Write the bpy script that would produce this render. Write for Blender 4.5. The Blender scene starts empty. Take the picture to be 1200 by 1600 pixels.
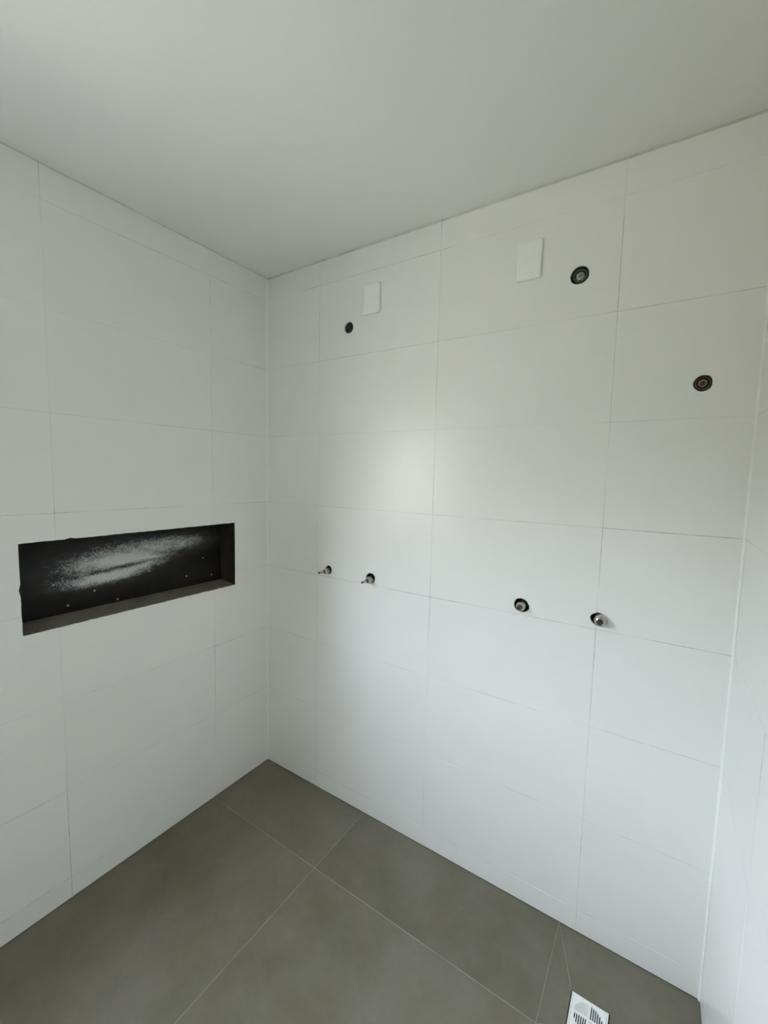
import bpy, bmesh, math, random
from mathutils import Vector, Matrix

random.seed(7)
scene = bpy.context.scene

# ------------------------------------------------------------------ camera
cam_data = bpy.data.cameras.new('camera')
cam_data.sensor_fit = 'HORIZONTAL'
cam_data.sensor_width = 36.0
cam_data.lens = 661.92 / 1200.0 * 36.0
cam_data.clip_start = 0.02
cam = bpy.data.objects.new('camera', cam_data)
scene.collection.objects.link(cam)
R_ = Vector((0.83642012, 0.54762821, 0.02246626))
U_ = Vector((-0.06718678, 0.06176429, 0.99582685))
F_ = Vector((-0.54395526, 0.83443904, -0.08845427))
m = Matrix.Identity(4)
for i in range(3):
    m[i][0], m[i][1], m[i][2] = R_[i], U_[i], -F_[i]
m[0][3], m[1][3], m[2][3] = 1.6637, -1.4699, 1.5312
cam.matrix_world = m
scene.camera = cam

# ------------------------------------------------------------------ world / sky
world = bpy.data.worlds.new('sky')
scene.world = world
world.use_nodes = True
nt = world.node_tree
nt.nodes.clear()
# even, lightly hazed blue sky
bg = nt.nodes.new('ShaderNodeBackground')
bg.inputs['Color'].default_value = (0.835, 0.975, 1.17, 1.0)
bg.inputs['Strength'].default_value = 1.0
wo = nt.nodes.new('ShaderNodeOutputWorld')
nt.links.new(bg.outputs['Background'], wo.inputs['Surface'])

# sun on the far side of the building: lights the ground outside, not the room
sun_d = bpy.data.lights.new('sun', 'SUN')
sun_d.energy = 2.0
sun_d.angle = math.radians(0.6)
sun_d.color = (1.0, 0.94, 0.82)
sun = bpy.data.objects.new('sun', sun_d)
scene.collection.objects.link(sun)
sun.rotation_euler = (Vector((0.40, 0.60, 1.0))).to_track_quat('Z', 'Y').to_euler()

# ------------------------------------------------------------------ view
scene.view_settings.view_transform = 'Standard'
scene.view_settings.look = 'None'
scene.view_settings.gamma = 1.0
scene.view_settings.use_curve_mapping = False
scene.view_settings.exposure = 5.03
scene.cycles.use_denoising = True
scene.cycles.max_bounces = 11
scene.cycles.diffuse_bounces = 8
scene.cycles.glossy_bounces = 6
scene.cycles.transparent_max_bounces = 8
scene.cycles.caustics_reflective = False
scene.cycles.caustics_refractive = False

# ------------------------------------------------------------------ room numbers (metres)
H = 2.4628            # ceiling height
XD = 1.8611           # right wall
YF = -2.72            # wall behind the camera
TH = 0.008            # wall tile thickness
WALL = 0.13
J = 0.0013            # wall joint width
ROWS = [0.0801 + 0.325 * k for k in range(8)]
COLB = [0.3405, 0.9300, 1.5193]
COLL = [-0.312 - 0.5893 * k for k in range(5)]
COLR = [0.42 + 0.5893 * k for k in range(4)]
WIN = (-2.00, -1.10, 1.18, 1.90)     # window opening: y0, y1, z0, z1

# ------------------------------------------------------------------ material helpers
def new_mat(name):
    mt = bpy.data.materials.new(name)
    mt.use_nodes = True
    t = mt.node_tree
    return mt, t, t.nodes['Principled BSDF']

def N(t, typ, **kw):
    n = t.nodes.new(typ)
    for k, v in kw.items():
        if k in n.inputs:
            n.inputs[k].default_value = v
        else:
            setattr(n, k, v)
    return n

def coords(t, scale=(1, 1, 1), out='Object'):
    tc = t.nodes.new('ShaderNodeTexCoord')
    mp = t.nodes.new('ShaderNodeMapping')
    mp.inputs['Scale'].default_value = scale
    t.links.new(tc.outputs[out], mp.inputs['Vector'])
    return mp.outputs['Vector']

def mixc(t, fac, a, b, blend='MIX'):
    n = t.nodes.new('ShaderNodeMix')
    n.data_type = 'RGBA'
    n.blend_type = blend
    for s, v in ((n.inputs[6], a), (n.inputs[7], b)):
        if isinstance(v, (tuple, list)):
            s.default_value = (*v, 1)
        else:
            t.links.new(v, s)
    if isinstance(fac, float):
        n.inputs[0].default_value = fac
    else:
        t.links.new(fac, n.inputs[0])
    return n.outputs[2]

def ramp(t, src, p0, p1, v0=0.0, v1=1.0):
    n = N(t, 'ShaderNodeMapRange')
    t.links.new(src, n.inputs['Value'])
    n.inputs['From Min'].default_value = p0
    n.inputs['From Max'].default_value = p1
    n.inputs['To Min'].default_value = v0
    n.inputs['To Max'].default_value = v1
    return n.outputs['Result']

def math_n(t, op, a, b=None):
    n = N(t, 'ShaderNodeMath', operation=op)
    for i, v in enumerate((a, b)):
        if v is None:
            continue
        if isinstance(v, (int, float)):
            n.inputs[i].default_value = v
        else:
            t.links.new(v, n.inputs[i])
    return n.outputs[0]

def noise(t, vec, scale, detail=3.0, rough=0.5):
    n = N(t, 'ShaderNodeTexNoise', Scale=scale, Detail=detail, Roughness=rough)
    t.links.new(vec, n.inputs['Vector'])
    return n.outputs['Fac']

def bump(t, bsdf, h, strength, dist):
    b = N(t, 'ShaderNodeBump', Strength=strength, Distance=dist)
    t.links.new(h, b.inputs['Height'])
    t.links.new(b.outputs['Normal'], bsdf.inputs['Normal'])

M = {}
# satin white wall tile with a very fine woven relief
mt, t, b = new_mat('white_satin_wall_tile'); M['tile'] = mt
v = coords(t)
oi = N(t, 'ShaderNodeObjectInfo')
tint = ramp(t, oi.outputs['Random'], 0, 1, 0.0, 1.0)
c = mixc(t, tint, (0.855, 0.840, 0.798), (0.870, 0.855, 0.813))
t.links.new(mixc(t, ramp(t, noise(t, v, 9, 4), 0.35, 0.7, 0, 0.5), c, (0.840, 0.83, 0.788)), b.inputs['Base Color'])
b.inputs['Roughness'].default_value = 0.29
b.inputs['IOR'].default_value = 1.5
fa = noise(t, coords(t, (60, 60, 500)), 1.0, 2)
fb = noise(t, coords(t, (500, 60, 60)), 1.0, 2)
bump(t, b, math_n(t, 'ADD', fa, fb), 0.10, 0.0006)

# wall grout: pale, dirty where it was left open
mt, t, b = new_mat('pale_wall_grout'); M['grout'] = mt
v = coords(t)
d = ramp(t, noise(t, v, 2.7, 3, 0.6), 0.44, 0.66)
d2 = ramp(t, noise(t, v, 24, 3, 0.6), 0.40, 0.62)
t.links.new(mixc(t, math_n(t, 'MULTIPLY', d, math_n(t, 'ADD', math_n(t, 'MULTIPLY', d2, 0.6), 0.4)),
                 (0.80, 0.79, 0.75), (0.25, 0.24, 0.21)), b.inputs['Base Color'])
b.inputs['Roughness'].default_value = 0.9

mt, t, b = new_mat('white_joint_filler'); M['filler'] = mt
v = coords(t)
t.links.new(mixc(t, ramp(t, noise(t, v, 20, 3), 0.3, 0.7), (0.93, 0.925, 0.89), (0.89, 0.885, 0.85)), b.inputs['Base Color'])
b.inputs['Roughness'].default_value = 0.6

mt, t, b = new_mat('grey_cement_render'); M['cement'] = mt
v = coords(t)
t.links.new(mixc(t, noise(t, v, 60, 4), (0.055, 0.06, 0.055), (0.11, 0.115, 0.10)), b.inputs['Base Color'])
b.inputs['Roughness'].default_value = 0.95
bump(t, b, noise(t, v, 180, 4), 0.5, 0.002)

mt, t, b = new_mat('matt_ceiling_paint'); M['ceiling'] = mt
v = coords(t)
t.links.new(mixc(t, noise(t, v, 2.2, 3), (0.81, 0.80, 0.765), (0.83, 0.82, 0.785)), b.inputs['Base Color'])
b.inputs['Roughness'].default_value = 0.85
bump(t, b, noise(t, v, 260, 3), 0.12, 0.001)

# taupe-grey porcelain floor tile with cloudy mottling
mt, t, b = new_mat('taupe_porcelain_floor_tile'); M['floor'] = mt
v = coords(t)
oi = N(t, 'ShaderNodeObjectInfo')
off = N(t, 'ShaderNodeVectorMath', operation='ADD')
t.links.new(v, off.inputs[0]); t.links.new(math_n(t, 'MULTIPLY', oi.outputs['Random'], 40.0), off.inputs[1])
vv = off.outputs[0]
n1 = ramp(t, noise(t, vv, 2.6, 5, 0.55), 0.30, 0.72)
n2 = ramp(t, noise(t, vv, 7.0, 6, 0.62), 0.32, 0.70)
n3 = ramp(t, noise(t, vv, 55.0, 4, 0.6), 0.30, 0.72)
c1 = mixc(t, n1, (0.122, 0.108, 0.065), (0.180, 0.160, 0.108))
c2 = mixc(t, math_n(t, 'MULTIPLY', n2, 0.55), c1, (0.235, 0.212, 0.172))
c3 = mixc(t, math_n(t, 'MULTIPLY', n3, 0.16), c2, (0.095, 0.085, 0.068))
t.links.new(c3, b.inputs['Base Color'])
t.links.new(ramp(t, n2, 0, 1, 0.42, 0.52), b.inputs['Roughness'])
bump(t, b, noise(t, vv, 120, 4), 0.08, 0.0008)

mt, t, b = new_mat('light_floor_grout'); M['floor_grout'] = mt
v = coords(t)
t.links.new(mixc(t, ramp(t, noise(t, v, 9, 4), 0.3, 0.7), (0.23, 0.215, 0.18), (0.36, 0.34, 0.295)), b.inputs['Base Color'])
b.inputs['Roughness'].default_value = 0.9

# near-black stone lining of the niche
def stone(name, smear, ca=(0.016, 0.013, 0.010), cb=(0.030, 0.025, 0.019), spec=0.5):
    mt, t, b = new_mat(name)
    v = coords(t)
    base = mixc(t, ramp(t, noise(t, v, 14, 5, 0.6), 0.35, 0.7), ca, cb)
    b.inputs['Specular IOR Level'].default_value = spec
    rough = ramp(t, noise(t, v, 20, 4), 0.3, 0.7, 0.30, 0.48)
    if smear:
        sx = N(t, 'ShaderNodeSeparateXYZ'); t.links.new(v, sx.inputs[0])
        X, Z = sx.outputs['X'], sx.outputs['Z']
        def blob(cx, cz, rx, rz, amp, tilt=0.0):
            dx = math_n(t, 'SUBTRACT', X, cx)
            dz = math_n(t, 'SUBTRACT', math_n(t, 'SUBTRACT', Z, cz), math_n(t, 'MULTIPLY', dx, tilt))
            q = math_n(t, 'ADD', math_n(t, 'POWER', math_n(t, 'ABSOLUTE', math_n(t, 'DIVIDE', dx, rx)), 2.0),
                       math_n(t, 'POWER', math_n(t, 'ABSOLUTE', math_n(t, 'DIVIDE', dz, rz)), 2.0))
            return math_n(t, 'MULTIPLY', math_n(t, 'EXPONENT', math_n(t, 'MULTIPLY', q, -1.0)), amp)
        blobs = [(-0.700, 1.168, 0.205, 0.068, 0.78, 0.03), (-0.430, 1.212, 0.190, 0.038, 0.70, -0.02),
                 (-0.640, 1.172, 0.120, 0.020, 0.50, 0.0), (-0.710, 1.110, 0.140, 0.022, 0.80, 0.05),
                 (-0.545, 1.140, 0.100, 0.018, 0.42, 0.08), (-0.560, 1.166, 0.100, 0.006, 0.40, -0.03)]
        tot = None
        for bl in blobs:
            o = blob(*bl)
            tot = o if tot is None else math_n(t, 'ADD', tot, o)
        # a dark swipe through the middle of the smear
        tot = math_n(t, 'SUBTRACT', tot, blob(-0.66, 1.142, 0.11, 0.008, 0.55, 0.08))
        g1 = noise(t, coords(t, (150, 1, 210)), 1.0, 3, 0.65)
        g2 = noise(t, coords(t, (26, 1, 60)), 1.0, 3, 0.6)
        g = math_n(t, 'ADD', math_n(t, 'MULTIPLY', math_n(t, 'SUBTRACT', g1, 0.5), 2.1),
                   math_n(t, 'MULTIPLY', math_n(t, 'SUBTRACT', g2, 0.5), 1.3))
        mask = ramp(t, math_n(t, 'ADD', tot, math_n(t, 'MULTIPLY', g, ramp(t, tot, 0.02, 0.35, 0.0, 0.62))), 0.36, 1.05, 0.0, 0.9)
        haze = math_n(t, 'MULTIPLY', ramp(t, tot, 0.02, 0.7, 0.0, 0.13), ramp(t, g2, 0.3, 0.7, 0.5, 1.0))
        mask = math_n(t, 'MAXIMUM', mask, haze)
        # scattered specks of plaster
        vo = N(t, 'ShaderNodeTexVoronoi', Scale=24.0)
        vo.voronoi_dimensions = '2D'
        cb_ = N(t, 'ShaderNodeCombineXYZ'); t.links.new(X, cb_.inputs[0]); t.links.new(Z, cb_.inputs[1])
        t.links.new(cb_.outputs[0], vo.inputs['Vector'])
        sc_ = N(t, 'ShaderNodeSeparateColor'); t.links.new(vo.outputs['Color'], sc_.inputs[0])
        spk = math_n(t, 'MULTIPLY', ramp(t, vo.outputs['Distance'], 0.05, 0.10, 1, 0), ramp(t, sc_.outputs[0], 0.88, 0.90))
        mask = math_n(t, 'MAXIMUM', mask, math_n(t, 'MULTIPLY', spk, 0.7))
        base = mixc(t, mask, base, (0.70, 0.71, 0.70))
        rough = math_n(t, 'MAXIMUM', rough, mask)
    t.links.new(base, b.inputs['Base Color'])
    t.links.new(rough, b.inputs['Roughness'])
    bump(t, b, noise(t, v, 70, 4), 0.12, 0.001)
    return mt
M['stone'] = stone('black_niche_stone', False, spec=0.25)
M['stone_lit'] = stone('lit_niche_stone', False, (0.19, 0.17, 0.148), (0.28, 0.255, 0.228), 0.3)  # same niche stone made paler: light falling on the sill, put into the colour
M['stone_edge'] = stone('brown_niche_stone', False, (0.022, 0.018, 0.014), (0.060, 0.052, 0.044), 0.3)
M['stone_smear'] = stone('black_niche_stone_with_plaster_smear', True, (0.010, 0.008, 0.006), (0.020, 0.016, 0.012), 0.12)

def metal(name, ca, cb, r0, r1, sc=90):
    mt, t, b = new_mat(name)
    v = coords(t)
    n = ramp(t, noise(t, v, sc, 4, 0.6), 0.3, 0.7)
    t.links.new(mixc(t, n, ca, cb), b.inputs['Base Color'])
    t.links.new(ramp(t, n, 0, 1, r0, r1), b.inputs['Roughness'])
    b.inputs['Metallic'].default_value = 1.0
    return mt
M['chrome'] = metal('dull_nickel', (0.62, 0.59, 0.54), (0.44, 0.41, 0.36), 0.22, 0.40)
M['brass'] = metal('dirty_brass', (0.30, 0.22, 0.13), (0.16, 0.12, 0.08), 0.32, 0.55)
M['spindle'] = metal('dark_brown_spindle', (0.16, 0.115, 0.09), (0.07, 0.05, 0.045), 0.35, 0.55)
M['nickel'] = metal('tarnished_nickel', (0.62, 0.62, 0.57), (0.20, 0.205, 0.19), 0.18, 0.36, 110)
M['darkmetal'] = metal('dark_grey_fitting', (0.20, 0.21, 0.19), (0.10, 0.11, 0.10), 0.30, 0.5)

def plain(name, ca, cb, rough, sc=40):
    mt, t, b = new_mat(name)
    v = coords(t)
    t.links.new(mixc(t, ramp(t, noise(t, v, sc, 3), 0.3, 0.7), ca, cb), b.inputs['Base Color'])
    b.inputs['Roughness'].default_value = rough
    return mt
M['plastic'] = plain('white_plastic', (0.93, 0.925, 0.89), (0.915, 0.91, 0.875), 0.35)
M['pvc'] = plain('dark_green_pipe_plastic', (0.03, 0.06, 0.045), (0.02, 0.035, 0.03), 0.5)
M['alu'] = plain('white_coated_aluminium', (0.75, 0.75, 0.75), (0.72, 0.72, 0.72), 0.4)
M['blackpit'] = plain('dark_drain_pit', (0.012, 0.012, 0.012), (0.02, 0.02, 0.02), 0.7)
M['gap'] = plain('grey_ceiling_joint', (0.74, 0.73, 0.69), (0.56, 0.55, 0.51), 0.9, 12)
M['ground'] = plain('pale_concrete_yard', (0.27, 0.26, 0.22), (0.22, 0.22, 0.18), 0.9, 3)
M['pale_block'] = plain('pale_added_block', (0.41, 0.385, 0.335), (0.39, 0.365, 0.315), 0.9, 3)  # pale surface of the added blocks outside, bounces sun into the window
M['blocker'] = plain('green_daylight_blocker', (0.12, 0.125, 0.085), (0.09, 0.095, 0.065), 0.9, 3)  # dim green surface of the added blocks that hold back daylight
M['wood'] = plain('white_painted_door', (0.70, 0.70, 0.68), (0.67, 0.67, 0.65), 0.5, 3)

mt = bpy.data.materials.new('clear_window_glass'); M['glass'] = mt
mt.use_nodes = True
t = mt.node_tree; t.nodes.clear()
tr = N(t, 'ShaderNodeBsdfTransparent'); tr.inputs['Color'].default_value = (0.985, 0.985, 0.985, 1)
gl = N(t, 'ShaderNodeBsdfGlossy'); gl.inputs['Roughness'].default_value = 0.02
mx = N(t, 'ShaderNodeMixShader'); om = N(t, 'ShaderNodeOutputMaterial')
mx.inputs[0].default_value = 0.05; t.links.new(tr.outputs[0], mx.inputs[1])
t.links.new(gl.outputs[0], mx.inputs[2]); t.links.new(mx.outputs[0], om.inputs[0])

# ------------------------------------------------------------------ mesh helpers
def link(name, me, mat=None, parent=None, loc=(0, 0, 0), rot=(0, 0, 0)):
    o = bpy.data.objects.new(name, me)
    scene.collection.objects.link(o)
    if mat is not None and me is not None and not me.materials:
        me.materials.append(M[mat])
    o.parent = parent
    o.location = loc
    o.rotation_euler = rot
    return o

def struct(o):
    o['kind'] = 'structure'
    return o

def tag(o, label, cat, group=None):
    o['label'] = label; o['category'] = cat
    if group:
        o['group'] = group
    return o

def to_mesh(bm, name, smooth=False):
    me = bpy.data.meshes.new(name)
    bmesh.ops.recalc_face_normals(bm, faces=bm.faces)
    bm.to_mesh(me); bm.free()
    if smooth:
        for p in me.polygons:
            p.use_smooth = True
    return me

def add_box(bm, x0, x1, y0, y1, z0, z1):
    vs = [bm.verts.new(c) for c in ((x0, y0, z0), (x1, y0, z0), (x1, y1, z0), (x0, y1, z0),
                                    (x0, y0, z1), (x1, y0, z1), (x1, y1, z1), (x0, y1, z1))]
    for f in ((0, 3, 2, 1), (4, 5, 6, 7), (0, 1, 5, 4), (1, 2, 6, 5), (2, 3, 7, 6), (3, 0, 4, 7)):
        bm.faces.new([vs[i] for i in f])

def box_mesh(name, *a):
    bm = bmesh.new(); add_box(bm, *a); return to_mesh(bm, name)

def bev_box(name, x0, x1, y0, y1, z0, z1, r=0.001, seg=1):
    bm = bmesh.new(); add_box(bm, x0, x1, y0, y1, z0, z1)
    bmesh.ops.bevel(bm, geom=list(bm.edges), offset=r, segments=seg, affect='EDGES')
    return to_mesh(bm, name)

def wall_tile_mesh(w, h):
    """tile centred in X/Z, face at y=0, body behind it (y>0), face edge chamfered"""
    bm = bmesh.new()
    c = 0.0004
    r0 = [bm.verts.new((sx * w / 2, TH, sz * h / 2)) for sx, sz in ((-1, -1), (1, -1), (1, 1), (-1, 1))]
    r1 = [bm.verts.new((sx * w / 2, c, sz * h / 2)) for sx, sz in ((-1, -1), (1, -1), (1, 1), (-1, 1))]
    r2 = [bm.verts.new((sx * (w / 2 - c), 0, sz * (h / 2 - c))) for sx, sz in ((-1, -1), (1, -1), (1, 1), (-1, 1))]
    bm.faces.new(r0[::-1]); bm.faces.new(r2)
    for a, b2 in ((r0, r1), (r1, r2)):
        for i in range(4):
            bm.faces.new((a[i], a[(i + 1) % 4], b2[(i + 1) % 4], b2[i]))
    return to_mesh(bm, 'wall_tile')

def prism_y(outline, y0, y1, name='cutter'):
    """outline in (x, z) extruded along y"""
    bm = bmesh.new()
    a = [bm.verts.new((x, y0, z)) for x, z in outline]
    b2 = [bm.verts.new((x, y1, z)) for x, z in outline]
    n = len(a)
    bm.faces.new(a); bm.faces.new(b2[::-1])
    for i in range(n):
        bm.faces.new((a[i], b2[i], b2[(i + 1) % n], a[(i + 1) % n]))
    return to_mesh(bm, name)

def prism_z(outline, z0, z1, name, ch=0.0):
    bm = bmesh.new()
    a = [bm.verts.new((x, y, z0)) for x, y in outline]
    b2 = [bm.verts.new((x, y, z1)) for x, y in outline]
    n = len(a)
    bm.faces.new(a); top = bm.faces.new(b2[::-1])
    for i in range(n):
        bm.faces.new((a[i], b2[i], b2[(i + 1) % n], a[(i + 1) % n]))
    if ch:
        bmesh.ops.bevel(bm, geom=list(top.edges), offset=ch, segments=1, affect='EDGES')
    return to_mesh(bm, name)

def lathe_y(profile, seg=32, cx=0.0, cz=0.0, name='lathe', smooth=True, jag=0.0):
    """profile: list of (radius, y); turned round the Y axis"""
    bm = bmesh.new()
    rings = []
    for r, y in profile:
        if r < 1e-6:
            rings.append([bm.verts.new((cx, y, cz))])
        else:
            rings.append([bm.verts.new((cx + r * math.cos(2 * math.pi * i / seg), y, cz + r * math.sin(2 * math.pi * i / seg))) for i in range(seg)])
    for a, b2 in zip(rings, rings[1:]):
        for i in range(seg):
            j = (i + 1) % seg
            if len(a) == 1 and len(b2) == 1:
                continue
            if len(a) == 1:
                bm.faces.new((a[0], b2[j], b2[i]))
            elif len(b2) == 1:
                bm.faces.new((a[i], a[j], b2[0]))
            else:
                bm.faces.new((a[i], a[j], b2[j], b2[i]))
    me = to_mesh(bm, name, smooth)
    if smooth:
        try:
            me.set_sharp_from_angle(angle=math.radians(40))
        except Exception:
            pass
    return me

def cut(me, cutters, loc=(0, 0, 0), rot=(0, 0, 0)):
    """boolean-subtract cutter meshes (wall space) from a mesh placed at loc/rot in wall space"""
    base = bpy.data.objects.new('tmp_base', me)
    scene.collection.objects.link(base)
    base.location = loc; base.rotation_euler = rot
    tmp = []
    for c_ in cutters:
        o = bpy.data.objects.new('tmp_cut', c_)
        scene.collection.objects.link(o); tmp.append(o)
        md = base.modifiers.new('b', 'BOOLEAN')
        md.operation = 'DIFFERENCE'; md.solver = 'EXACT'; md.object = o
    bpy.context.view_layer.update()
    dg = bpy.context.evaluated_depsgraph_get()
    res = bpy.data.meshes.new_from_object(base.evaluated_get(dg))
    for o in tmp + [base]:
        bpy.data.objects.remove(o)
    return res

def bounds(me):
    xs = [v.co.x for v in me.vertices]; zs = [v.co.z for v in me.vertices]
    return min(xs), max(xs), min(zs), max(zs)

# ------------------------------------------------------------------ holes and openings
def hole_outline(cx, cz, rx, rz, seed, rag=0.06, n=22, bump_at=None):
    rnd = random.Random(seed)
    ph = [rnd.uniform(0, 6.28) for _ in range(4)]
    pts = []
    for i in range(n):
        a = 2 * math.pi * i / n
        k = 1 + rag * (0.6 * math.sin(2 * a + ph[0]) + 0.5 * math.sin(3 * a + ph[1]) + 0.35 * math.sin(5 * a + ph[2])) + rnd.uniform(-rag, rag) * 0.35
        if bump_at:
            ba, amp, wid = bump_at
            dd = (a - ba + math.pi) % (2 * math.pi) - math.pi
            k += amp * math.exp(-(dd / wid) ** 2)
        pts.append((cx + rx * k * math.cos(a), cz + rz * k * math.sin(a)))
    return pts

HOLES = [
    ('out', 0.5057, 2.1491, 0.0240, 0.0240, 11, 0.05, None),
    ('out', 1.4085, 2.1590, 0.0268, 0.0272, 12, 0.03, (3.9, 0.09, 0.5)),
    ('out', 1.7391, 1.7994, 0.0212, 0.0222, 13, 0.03, (0.8, 0.08, 0.6)),
    ('val', 0.4085, 1.0885, 0.0190, 0.0200, 14, 0.03, None),
    ('val', 0.6440, 1.0850, 0.0240, 0.0230, 15, 0.03, None),
    ('val', 1.2845, 1.0885, 0.0252, 0.0245, 16, 0.04, (2.4, 0.07, 0.6)),
    ('val', 1.5255, 1.0895, 0.0240, 0.0210, 17, 0.04, None),
]
BACK_CUT = [prism_y(hole_outline(h[1], h[2], h[3], h[4], h[5], h[6], 22, h[7]), -0.02, 0.10) for h in HOLES]

NY0, NY1, NZ0, NZ1, ND = -0.9995, -0.1985, 0.9938, 1.2895, 0.105
def niche_outline():
    rnd = random.Random(3)
    pts = []
    n = 46
    for i in range(n):                       # bottom edge
        f = i / n
        pts.append((NY0 + (NY1 - NY0) * f, NZ0 + (rnd.uniform(-0.0016, 0.0004) if i else 0)))
    for i in range(10):
        pts.append((NY1 + (rnd.uniform(-0.0002, 0.001) if i else 0), NZ0 + (NZ1 - NZ0) * i / 10))
    for i in range(n):
        f = i / n
        pts.append((NY1 + (NY0 - NY1) * f, NZ1 + (rnd.uniform(-0.0003, 0.0010) if i else 0) + (0.004 if i in (38,) else 0)))
    for i in range(14):
        pts.append((NY0 + (rnd.uniform(-0.0014, 0.0002) if i else 0) - (0.004 if i == 7 else 0), NZ1 + (NZ0 - NZ1) * i / 14))
    return pts
NICHE_CUT = prism_y(niche_outline(), -0.02, ND + 0.012)
def frustum_y(r0, y0, r1, y1, name='cutter'):
    bm = bmesh.new()
    a = [bm.verts.new((x, y0, z)) for x, z in ((r0[0], r0[2]), (r0[1], r0[2]), (r0[1], r0[3]), (r0[0], r0[3]))]
    b2 = [bm.verts.new((x, y1, z)) for x, z in ((r1[0], r1[2]), (r1[1], r1[2]), (r1[1], r1[3]), (r1[0], r1[3]))]
    bm.faces.new(a); bm.faces.new(b2[::-1])
    for i in range(4):
        bm.faces.new((a[i], b2[i], b2[(i + 1) % 4], a[(i + 1) % 4]))
    return to_mesh(bm, name)
# opening splayed towards the outside
SPL = 0.9
def win_rect(depth, grow=0.0):
    k = SPL * max(depth, 0.0) + grow
    return (WIN[0] - k, WIN[1] + k, WIN[2] - k * 0.4, WIN[3] + k)
WIN_CUT = frustum_y(win_rect(0.0), -0.02, win_rect(WALL + 0.06), WALL + 0.06)

# ------------------------------------------------------------------ walls, each with its tiles
def overlaps(c_, x0, x1, z0, z1):
    a, b2, c2, d2 = bounds(c_)
    return a < x1 and b2 > x0 and c2 < z1 and d2 > z0

def build_wall(name, loc, rz, u0, u1, joints, cutters, gap_top=0.004, seed=0, ext0=0.0, ext1=0.0):
    rnd = random.Random(seed)
    slab = box_mesh(name, u0 - ext0, u1 + ext1, TH, WALL, -0.10, H + 0.12)
    if cutters:
        slab = cut(slab, cutters)
    wall = struct(link(name, slab, 'cement', None, loc, (0, 0, rz)))
    us = [u0] + [j for j in sorted(joints) if u0 + 0.01 < j < u1 - 0.01] + [u1]
    zs = [0.0] + ROWS + [H - gap_top]
    cache = {}
    for i in range(len(us) - 1):
        a0 = us[i] + (J / 2 if i else 0.0012)
        a1 = us[i + 1] - (J / 2 if i < len(us) - 2 else 0.0012)
        for k in range(len(zs) - 1):
            b0 = zs[k] + (J / 2 if k else 0.0015)
            b1 = zs[k + 1] - (J / 2 if k < len(zs) - 2 else 0)
            w, h = a1 - a0, b1 - b0
            ctr = ((a0 + a1) / 2, rnd.uniform(-0.00022, 0.00022), (b0 + b1) / 2)
            rot = (rnd.uniform(-1, 1) * 0.0007, 0.0, rnd.uniform(-1, 1) * 0.0005)
            hit = [c_ for c_ in cutters if overlaps(c_, a0, a1, b0, b1)]
            if hit:
                me = cut(wall_tile_mesh(w, h), hit, ctr, rot)
                if not me.vertices:
                    continue
                me.name = 'wall_tile'
            else:
                key = (round(w, 4), round(h, 4))
                me = cache.get(key)
                if me is None:
                    me = cache[key] = wall_tile_mesh(w, h)
            link('wall_tile', me, 'tile', wall, ctr, rot)
    # grout in the joints, set back from the tile faces
    bm = bmesh.new()
    for j in us[1:-1]:
        add_box(bm, j - J / 2 - 0.0003, j + J / 2 + 0.0003, 0.0003, TH, 0.0, H)
    gm = to_mesh(bm, 'grout')
    hit = [c_ for c_ in cutters if any(overlaps(c_, j - J, j + J, 0, H) for j in us[1:-1])]
    if hit:
        gm = cut(gm, hit)
    link('vertical_grout', gm, 'grout', wall)
    bm = bmesh.new()
    for z in zs[1:-1]:
        add_box(bm, u0, u1, 0.0003, TH, z - J / 2 - 0.0003, z + J / 2 + 0.0003)
    gm = to_mesh(bm, 'grout')
    hit = [c_ for c_ in cutters if any(overlaps(c_, u0, u1, z - J, z + J) for z in zs[1:-1])]
    if hit:
        gm = cut(gm, hit)
    link('horizontal_grout', gm, 'grout', wall)
    if gap_top > 0:
        link('ceiling_joint', box_mesh('ceiling_joint', u0, u1, 0.0025, TH, H - gap_top, H), 'gap', wall)
    return wall

build_wall('wall_back', (0, 0, 0), 0.0, 0.0, XD, COLB, BACK_CUT, 0.009, 1, WALL, WALL)
build_wall('wall_left', (0, 0, 0), math.pi / 2, YF, 0.0, COLL, [NICHE_CUT, WIN_CUT], 0.003, 2)
build_wall('wall_right', (XD, 0, 0), -math.pi / 2, 0.0, -YF, COLR, [], 0.003, 3)
build_wall('wall_front', (XD, YF, 0), math.pi, 0.0, XD, [0.34, 0.93, 1.52], [], 0.003, 4, WALL, WALL)

# ceiling
struct(link('ceiling', box_mesh('ceiling', -WALL, XD + WALL, YF - WALL, WALL, H, H + 0.10), 'ceiling'))

# ------------------------------------------------------------------ floor with its tiles
FT = 0.009
floor = struct(link('floor', box_mesh('floor', -WALL, XD + WALL, YF - WALL, WALL, -0.10, -FT), 'cement'))
JF = 0.0026
DX0, DX1, DY0, DY1 = 1.5410, 1.6400, -0.2890, -0.1900      # drain
# grout bed (ring round the drain pocket)
bm = bmesh.new()
for a in ((0, DX0 - 0.003, YF, 0), (DX1 + 0.003, XD, YF, 0), (DX0 - 0.003, DX1 + 0.003, DY1 + 0.003, 0), (DX0 - 0.003, DX1 + 0.003, YF, DY0 - 0.003)):
    add_box(bm, *a, -FT, -0.0009)
link('floor_grout', to_mesh(bm, 'floor_grout'), 'floor_grout', floor)
fx = [0.0, 0.6324, 1.4681, XD]
fy = [0.0, -0.3274, -1.1634, -1.9994, YF]

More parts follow.
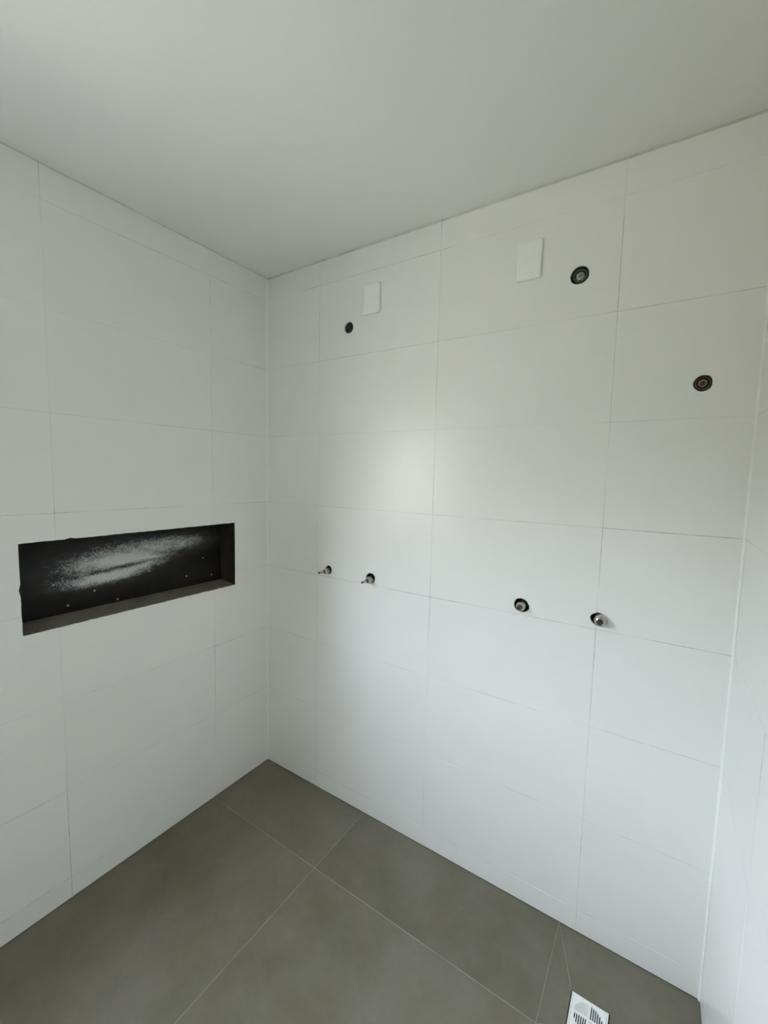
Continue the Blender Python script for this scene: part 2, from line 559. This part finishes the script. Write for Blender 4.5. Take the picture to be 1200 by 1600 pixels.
def inset(poly, d):
    n = len(poly)
    area = sum(poly[i][0] * poly[(i + 1) % n][1] - poly[(i + 1) % n][0] * poly[i][1] for i in range(n))
    s = 1 if area > 0 else -1
    out = []
    for i in range(n):
        p0, p1, p2 = Vector(poly[i - 1]), Vector(poly[i]), Vector(poly[(i + 1) % n])
        e1, e2 = (p1 - p0).normalized(), (p2 - p1).normalized()
        n1, n2 = Vector((-e1.y, e1.x)) * s, Vector((-e2.y, e2.x)) * s
        k = (n1 + n2) / max(0.35, 1 + n1.dot(n2))
        out.append((p1.x + k.x * d, p1.y + k.y * d))
    return out

def floor_tile(poly, dz=0.0, d=JF / 2):
    cx = sum(p[0] for p in poly) / len(poly); cy = sum(p[1] for p in poly) / len(poly)
    q = [(x - cx, y - cy) for x, y in inset(poly, d)]
    link('floor_tile', prism_z(q, -FT, 0.0, 'floor_tile', 0.0007), 'floor', floor, (cx, cy, dz))
rnd = random.Random(5)
for i in range(3):
    for k in range(4):
        if i == 2 and k == 0:
            continue
        floor_tile([(fx[i], fy[k + 1]), (fx[i + 1], fy[k + 1]), (fx[i + 1], fy[k]), (fx[i], fy[k])], rnd.uniform(-0.0003, 0.0))
x0, y1 = fx[2], fy[1]
e = 0.0012
floor_tile([(x0, 0), (x0, y1), (DX0 - e, DY0 - e), (DX0 - e, DY1 + e)], -0.0003, 0.0010)
floor_tile([(x0, 0), (DX0 - e, DY1 + e), (DX1 + e, DY1 + e), (DX1 + e, DY0 - e), (XD, y1), (XD, 0)], -0.0001, 0.0010)
floor_tile([(x0, y1), (XD, y1), (DX1 + e, DY0 - e), (DX0 - e, DY0 - e)], -0.0002, 0.0010)

# ------------------------------------------------------------------ corner joints
def corner_bead(name, x, sx, r):
    """concave bead in a vertical corner against the back wall; sx = direction into the room"""
    pts = [(x, 0.0006), (x + sx * r, 0.0006), (x + sx * r, -0.0004), (x + sx * r * 0.55, -r * 0.55), (x + sx * 0.0004, -r), (x, -r)]
    if sx > 0:
        pts = pts[::-1]
    return struct(link(name, prism_z(pts, 0.0, H - 0.004, name), 'filler'))
corner_bead('trim_1', 0.0003, 1, 0.0035)
corner_bead('trim_2', XD - 0.0003, -1, 0.0055)

# ------------------------------------------------------------------ window (outside the frame, in the left wall)
win = struct(link('window_1', None, None, None, (0, 0, 0), (0, 0, math.pi / 2)))
y0, y1, z0, z1 = WIN
FW = 0.03
D0, D1 = 0.001, 0.036
a0, a1, b0, b1 = y0 + 0.001, y1 - 0.001, z0 + 0.001, z1 - 0.001
link('frame_stile', bev_box('frame_stile', a0, a0 + FW, D0, D1, b0, b1, 0.002), 'alu', win)
link('frame_stile', bev_box('frame_stile', a1 - FW, a1, D0, D1, b0, b1, 0.002), 'alu', win)
link('frame_rail', bev_box('frame_rail', a0 + FW, a1 - FW, D0, D1, b0, b0 + FW, 0.002), 'alu', win)
link('frame_rail', bev_box('frame_rail', a0 + FW, a1 - FW, D0, D1, b1 - FW, b1, 0.002), 'alu', win)
link('glass_pane', box_mesh('glass_pane', a0 + FW, a1 - FW, 0.016, 0.020, b0 + FW, b1 - FW), 'glass', win)
# sampling guide for the sky light that comes in by the window (gives off no light itself)
pd = bpy.data.lights.new('window_portal', 'AREA')
pd.shape = 'RECTANGLE'; pd.size = y1 - y0; pd.size_y = z1 - z0
pd.cycles.is_portal = True
po = bpy.data.objects.new('window_portal', pd)
scene.collection.objects.link(po)
po.matrix_world = Matrix(((0, 0, -1, -0.045), (1, 0, 0, (y0 + y1) / 2), (0, -1, 0, (z0 + z1) / 2), (0, 0, 0, 1)))

# outside: yard, plus unseen blocks added to shape the window light
struct(link('ground', box_mesh('ground', -120, -WALL - 0.002, -120, 120, -0.35, -0.15), 'ground'))

def outside_block(name, loc, x0, x1, y0, y1, h, mat='blocker'):
    r = struct(link(name, None, None, None, loc))
    link('added_block_body', box_mesh('added_block_body', x0, x1, y0, y1, 0, h), mat, r)
    link('added_block_cap', bev_box('added_block_cap', x0 - 0.06, x1 + 0.06, y0 - 0.06, y1 + 0.06, h, h + 0.08, 0.01), 'pale_block', r)
outside_block('daylight_blocker', (-3.2, 0, -0.15), -5.0, 0.0, -4.8, 7.0, 2.4)  # added, unseen: screens the view straight across from the window
outside_block('daylight_bouncer', (-9, -11.0, -0.15), -9, 9, -4.0, 0.0, 4.3, 'pale_block')  # added, unseen: bounces sunlight in for the soft highlight on the back wall
outside_block('side_daylight_blocker', (0, -5.0, -0.15), -1.2, 1.5, -3.0, 0.0, 4.0)  # added, unseen: cuts off daylight coming along the outer wall

# ------------------------------------------------------------------ niche
ni = link('wall_niche', None, None, None, (0, 0, 0), (0, 0, math.pi / 2))
tag(ni, 'long black stone niche with white plaster smears, recessed in the left tiled wall', 'niche')
T = 0.006
EP = 0.0006
link('back_panel', box_mesh('back_panel', NY0, NY1, ND, ND + 0.008, NZ0, NZ1), 'stone_smear', ni)
def slab_pts(name, pts8):
    bm = bmesh.new()
    vs = [bm.verts.new(p) for p in pts8]
    for f in ((0, 3, 2, 1), (4, 5, 6, 7), (0, 1, 5, 4), (1, 2, 6, 5), (2, 3, 7, 6), (3, 0, 4, 7)):
        bm.faces.new([vs[i] for i in f])
    return to_mesh(bm, name)
za, zb = NZ0 - 0.0012 + 0.001, NZ0 + 0.012
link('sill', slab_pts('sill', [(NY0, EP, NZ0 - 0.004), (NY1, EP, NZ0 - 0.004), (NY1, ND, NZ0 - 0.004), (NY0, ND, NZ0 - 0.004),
                               (NY0, EP, za), (NY1, EP, za), (NY1, ND, zb), (NY0, ND, zb)]), 'stone_lit', ni)
link('lintel', box_mesh('lintel', NY0, NY1, EP, ND, NZ1 - 0.001, NZ1 + 0.005), 'stone', ni)
link('side_panel', box_mesh('side_panel', NY0 - 0.004, NY0 + 0.001, EP, ND, NZ0, NZ1 - 0.001), 'stone', ni)
link('side_panel', box_mesh('side_panel', NY1 - 0.001, NY1 + 0.004, EP, ND, NZ0, NZ1 - 0.001), 'stone_edge', ni)

# ------------------------------------------------------------------ blank cover plates
def rounded_rect(w, h, r, seg=6):
    pts = []
    for cx, cz, a0_ in ((w / 2 - r, h / 2 - r, 0), (-w / 2 + r, h / 2 - r, 90), (-w / 2 + r, -h / 2 + r, 180), (w / 2 - r, -h / 2 + r, 270)):
        for i in range(seg + 1):
            a = math.radians(a0_ + 90 * i / seg)
            pts.append((cx + r * math.cos(a), cz + r * math.sin(a)))
    return pts

def cover_plate(x, z, w, h, tilt, label):
    th = 0.010
    bm = bmesh.new()
    loops = []
    for (dw, y, r) in ((0.0, -0.0004, 0.009), (0.0, -th * 0.55, 0.009), (-0.0025, -th * 0.88, 0.008), (-0.007, -th, 0.006), (-0.030, -th - 0.0009, 0.004)):
        loops.append([bm.verts.new((px, y, pz)) for px, pz in rounded_rect(w + dw * 2 * 0.5, h + dw * 2 * 0.5, r)])
    n = len(loops[0])
    bm.faces.new(loops[0])
    for a, b2 in zip(loops, loops[1:]):
        for i in range(n):
            bm.faces.new((a[i], a[(i + 1) % n], b2[(i + 1) % n], b2[i]))
    bm.faces.new(loops[-1][::-1])
    o = link('blank_cover_plate', to_mesh(bm, 'blank_cover_plate', True), 'plastic', None, (x, 0, z), (0, tilt, 0))
    return tag(o, label, 'cover plate', 'blank plates on the tiled wall')
cover_plate(0.6250, 2.2425, 0.081, 0.120, 0.0, 'blank white plastic wall plate nearer the room corner, above the smallest pipe hole')
cover_plate(1.2525, 2.2390, 0.080, 0.124, 0.01, 'blank white plastic wall plate directly left of the big dark pipe outlet')

# ------------------------------------------------------------------ pipe outlets
def pipe_outlet(hole, label, socket_r, front, ring_mat, plug_mat, plug_r, plug_front, boss=0.0):
    _, x, z = hole[0], hole[1], hole[2]
    root = link('pipe_outlet', None, None, None, (x, 0, z))
    tag(root, label, 'pipe outlet', 'capped pipe outlets on the tiled wall')
    link('sleeve', lathe_y([(socket_r + 0.004, 0.060), (socket_r + 0.004, front + 0.010), (socket_r + 0.001, front + 0.009), (socket_r + 0.001, 0.060)], 28, name='sleeve'), 'pvc', root)
    link('socket', lathe_y([(socket_r, 0.058), (socket_r, front + 0.002), (socket_r - 0.002, front), (plug_r + 0.0035, front),
                            (plug_r + 0.002, front + 0.002), (plug_r + 0.002, 0.058)], 32, name='socket'), ring_mat, root)
    pl = link('plug', lathe_y([(plug_r + 0.001, 0.055), (plug_r + 0.001, plug_front + 0.003), (plug_r - 0.0015, plug_front), (0.0052, plug_front),
                               (0.0048, plug_front + 0.006), (0.0, plug_front + 0.006)], 28, name='plug'), plug_mat, root)
    # thread turns between plug and socket
    bm = bmesh.new()
    add_box(bm, -plug_r * 0.62, -plug_r * 0.42, plug_front - 0.0025, plug_front + 0.001, -plug_r * 0.45, plug_r * 0.45)
    add_box(bm, plug_r * 0.42, plug_r * 0.62, plug_front - 0.0025, plug_front + 0.001, -plug_r * 0.45, plug_r * 0.45)
    if boss:
        bm.free()
    else:
        link('key_lug', to_mesh(bm, 'key_lug'), plug_mat, pl)
    if boss:
        link('boss', lathe_y([(boss, plug_front + 0.006), (boss, plug_front - 0.003), (boss * 0.7, plug_front - 0.0055), (0.0, plug_front - 0.006)], 20, name='boss'), 'spindle', pl)
    return root
pipe_outlet(HOLES[0], 'small dark capped pipe outlet below the wall plate nearest the corner', 0.0165, 0.010, 'darkmetal', 'darkmetal', 0.0100, 0.013)
pipe_outlet(HOLES[1], 'large dark pipe outlet with grey metal plug right of the second wall plate', 0.0205, 0.005, 'darkmetal', 'nickel', 0.0135, 0.010)
pipe_outlet(HOLES[2], 'brass-ringed pipe outlet alone on the right, beside the right wall', 0.0170, -0.003, 'darkmetal', 'brass', 0.0120, -0.001, 0.0055)

# ------------------------------------------------------------------ shower valves
def shower_valve(x, z, label, body_r, body_len, neck_r, stem_r, tip, seed):
    root = link('shower_valve', None, None, None, (x, 0, z))
    tag(root, label, 'valve', 'shower valves without trim on the tiled wall')
    link('body', lathe_y([(body_r * 0.92, 0.055), (body_r * 0.92, 0.012), (body_r, 0.010), (body_r, -body_len * 0.25), (body_r * 0.90, -body_len * 0.42),
                          (body_r * 0.90, -body_len * 0.62), (body_r * 0.72, -body_len * 0.88), (neck_r * 1.25, -body_len), (0.0, -body_len)], 36, name='body'), 'chrome', root)
    link('lock_nut', lathe_y([(neck_r * 1.15, -body_len + 0.001), (neck_r * 1.2, -body_len - 0.003), (neck_r * 1.2, -body_len - 0.006), (neck_r, -body_len - 0.008), (0.0, -body_len - 0.008)],
                             6, name='lock_nut', smooth=False), 'spindle', root)
    st = link('spindle', lathe_y([(neck_r * 0.8, -body_len - 0.006), (neck_r * 0.75, -(body_len + tip) / 2), (stem_r, -(body_len + tip) / 2 - 0.002),
                                  (stem_r, -tip + 0.001), (stem_r * 0.7, -tip), (0.0, -tip)], 20, name='spindle'), 'chrome', root)
    link('spindle_tip', lathe_y([(stem_r * 1.06, -tip + 0.008), (stem_r * 1.12, -tip + 0.007), (stem_r * 1.12, -tip - 0.0005), (stem_r * 0.6, -tip - 0.001), (0.0, -tip - 0.001)],
                                12, name='spindle_tip', smooth=False), 'spindle', st)
    return root
shower_valve(0.4040, 1.0835, 'bare metal shower valve closest to the room corner, with long thin dark spindle', 0.0145, 0.024, 0.0066, 0.0036, 0.062, 21)
shower_valve(0.6435, 1.0790, 'bare shower valve with long spindle and dark crescent gap, second from the room corner', 0.0160, 0.025, 0.0070, 0.0038, 0.062, 22)
shower_valve(1.2840, 1.0870, 'short shiny shower valve centred in a ragged round hole, second from the right wall', 0.0165, 0.020, 0.0085, 0.0050, 0.036, 23)
shower_valve(1.5315, 1.0885, 'largest shiny domed shower valve, on the joint nearest the right wall', 0.0195, 0.022, 0.0085, 0.0050, 0.036, 24)

# ------------------------------------------------------------------ floor drain
cx, cy = (DX0 + DX1) / 2, (DY0 + DY1) / 2
dr = link('floor_drain', None, None, None, (cx, cy, 0))
tag(dr, 'white square plastic floor drain grate with slots in four quadrants, in dark floor', 'drain')
hw = 0.0485
bm = bmesh.new()
add_box(bm, -hw + 0.005, hw - 0.005, -hw + 0.005, hw - 0.005, 0.0015, 0.0055)
plate = to_mesh(bm, 'grate')
bm = bmesh.new()
Rr = 0.0385
gap = 0.0022
pitch = 0.0056
for qx, qy, horiz in ((-1, 1, True), (1, 1, False), (-1, -1, False), (1, -1, True)):
    for k in range(6):
        c0 = gap + 0.002 + k * pitch
        ln = math.sqrt(max(0, Rr ** 2 - (c0 + 0.0015) ** 2))
        if ln < gap + 0.006:
            continue
        a0_, a1_ = gap, ln
        w0, w1 = c0, c0 + 0.0030
        if horiz:
            xs, ys = sorted((qx * a0_, qx * a1_)), sorted((qy * w0, qy * w1))
        else:
            xs, ys = sorted((qx * w0, qx * w1)), sorted((qy * a0_, qy * a1_))
        add_box(bm, xs[0], xs[1], ys[0], ys[1], -0.002, 0.009)
plate = cut(plate, [to_mesh(bm, 'slots')])
link('grate', plate, 'plastic', dr)
bm = bmesh.new()
prof = [(hw, -0.004), (hw, 0.0035), (hw - 0.0012, 0.0050), (hw - 0.0040, 0.0050), (hw - 0.0044, 0.0042), (hw - 0.0044, -0.004)]
rings = []
for r, z in prof:
    rings.append([bm.verts.new((sx * r, sy * r, z)) for sx, sy in ((-1, -1), (1, -1), (1, 1), (-1, 1))])
for a, b2 in zip(rings, rings[1:] + rings[:1]):
    for i in range(4):
        bm.faces.new((a[i], a[(i + 1) % 4], b2[(i + 1) % 4], b2[i]))
link('rim', to_mesh(bm, 'rim'), 'plastic', dr)
link('pit', box_mesh('pit', -hw + 0.0046, hw - 0.0046, -hw + 0.0046, hw - 0.0046, -0.0085, -0.006), 'blackpit', dr)
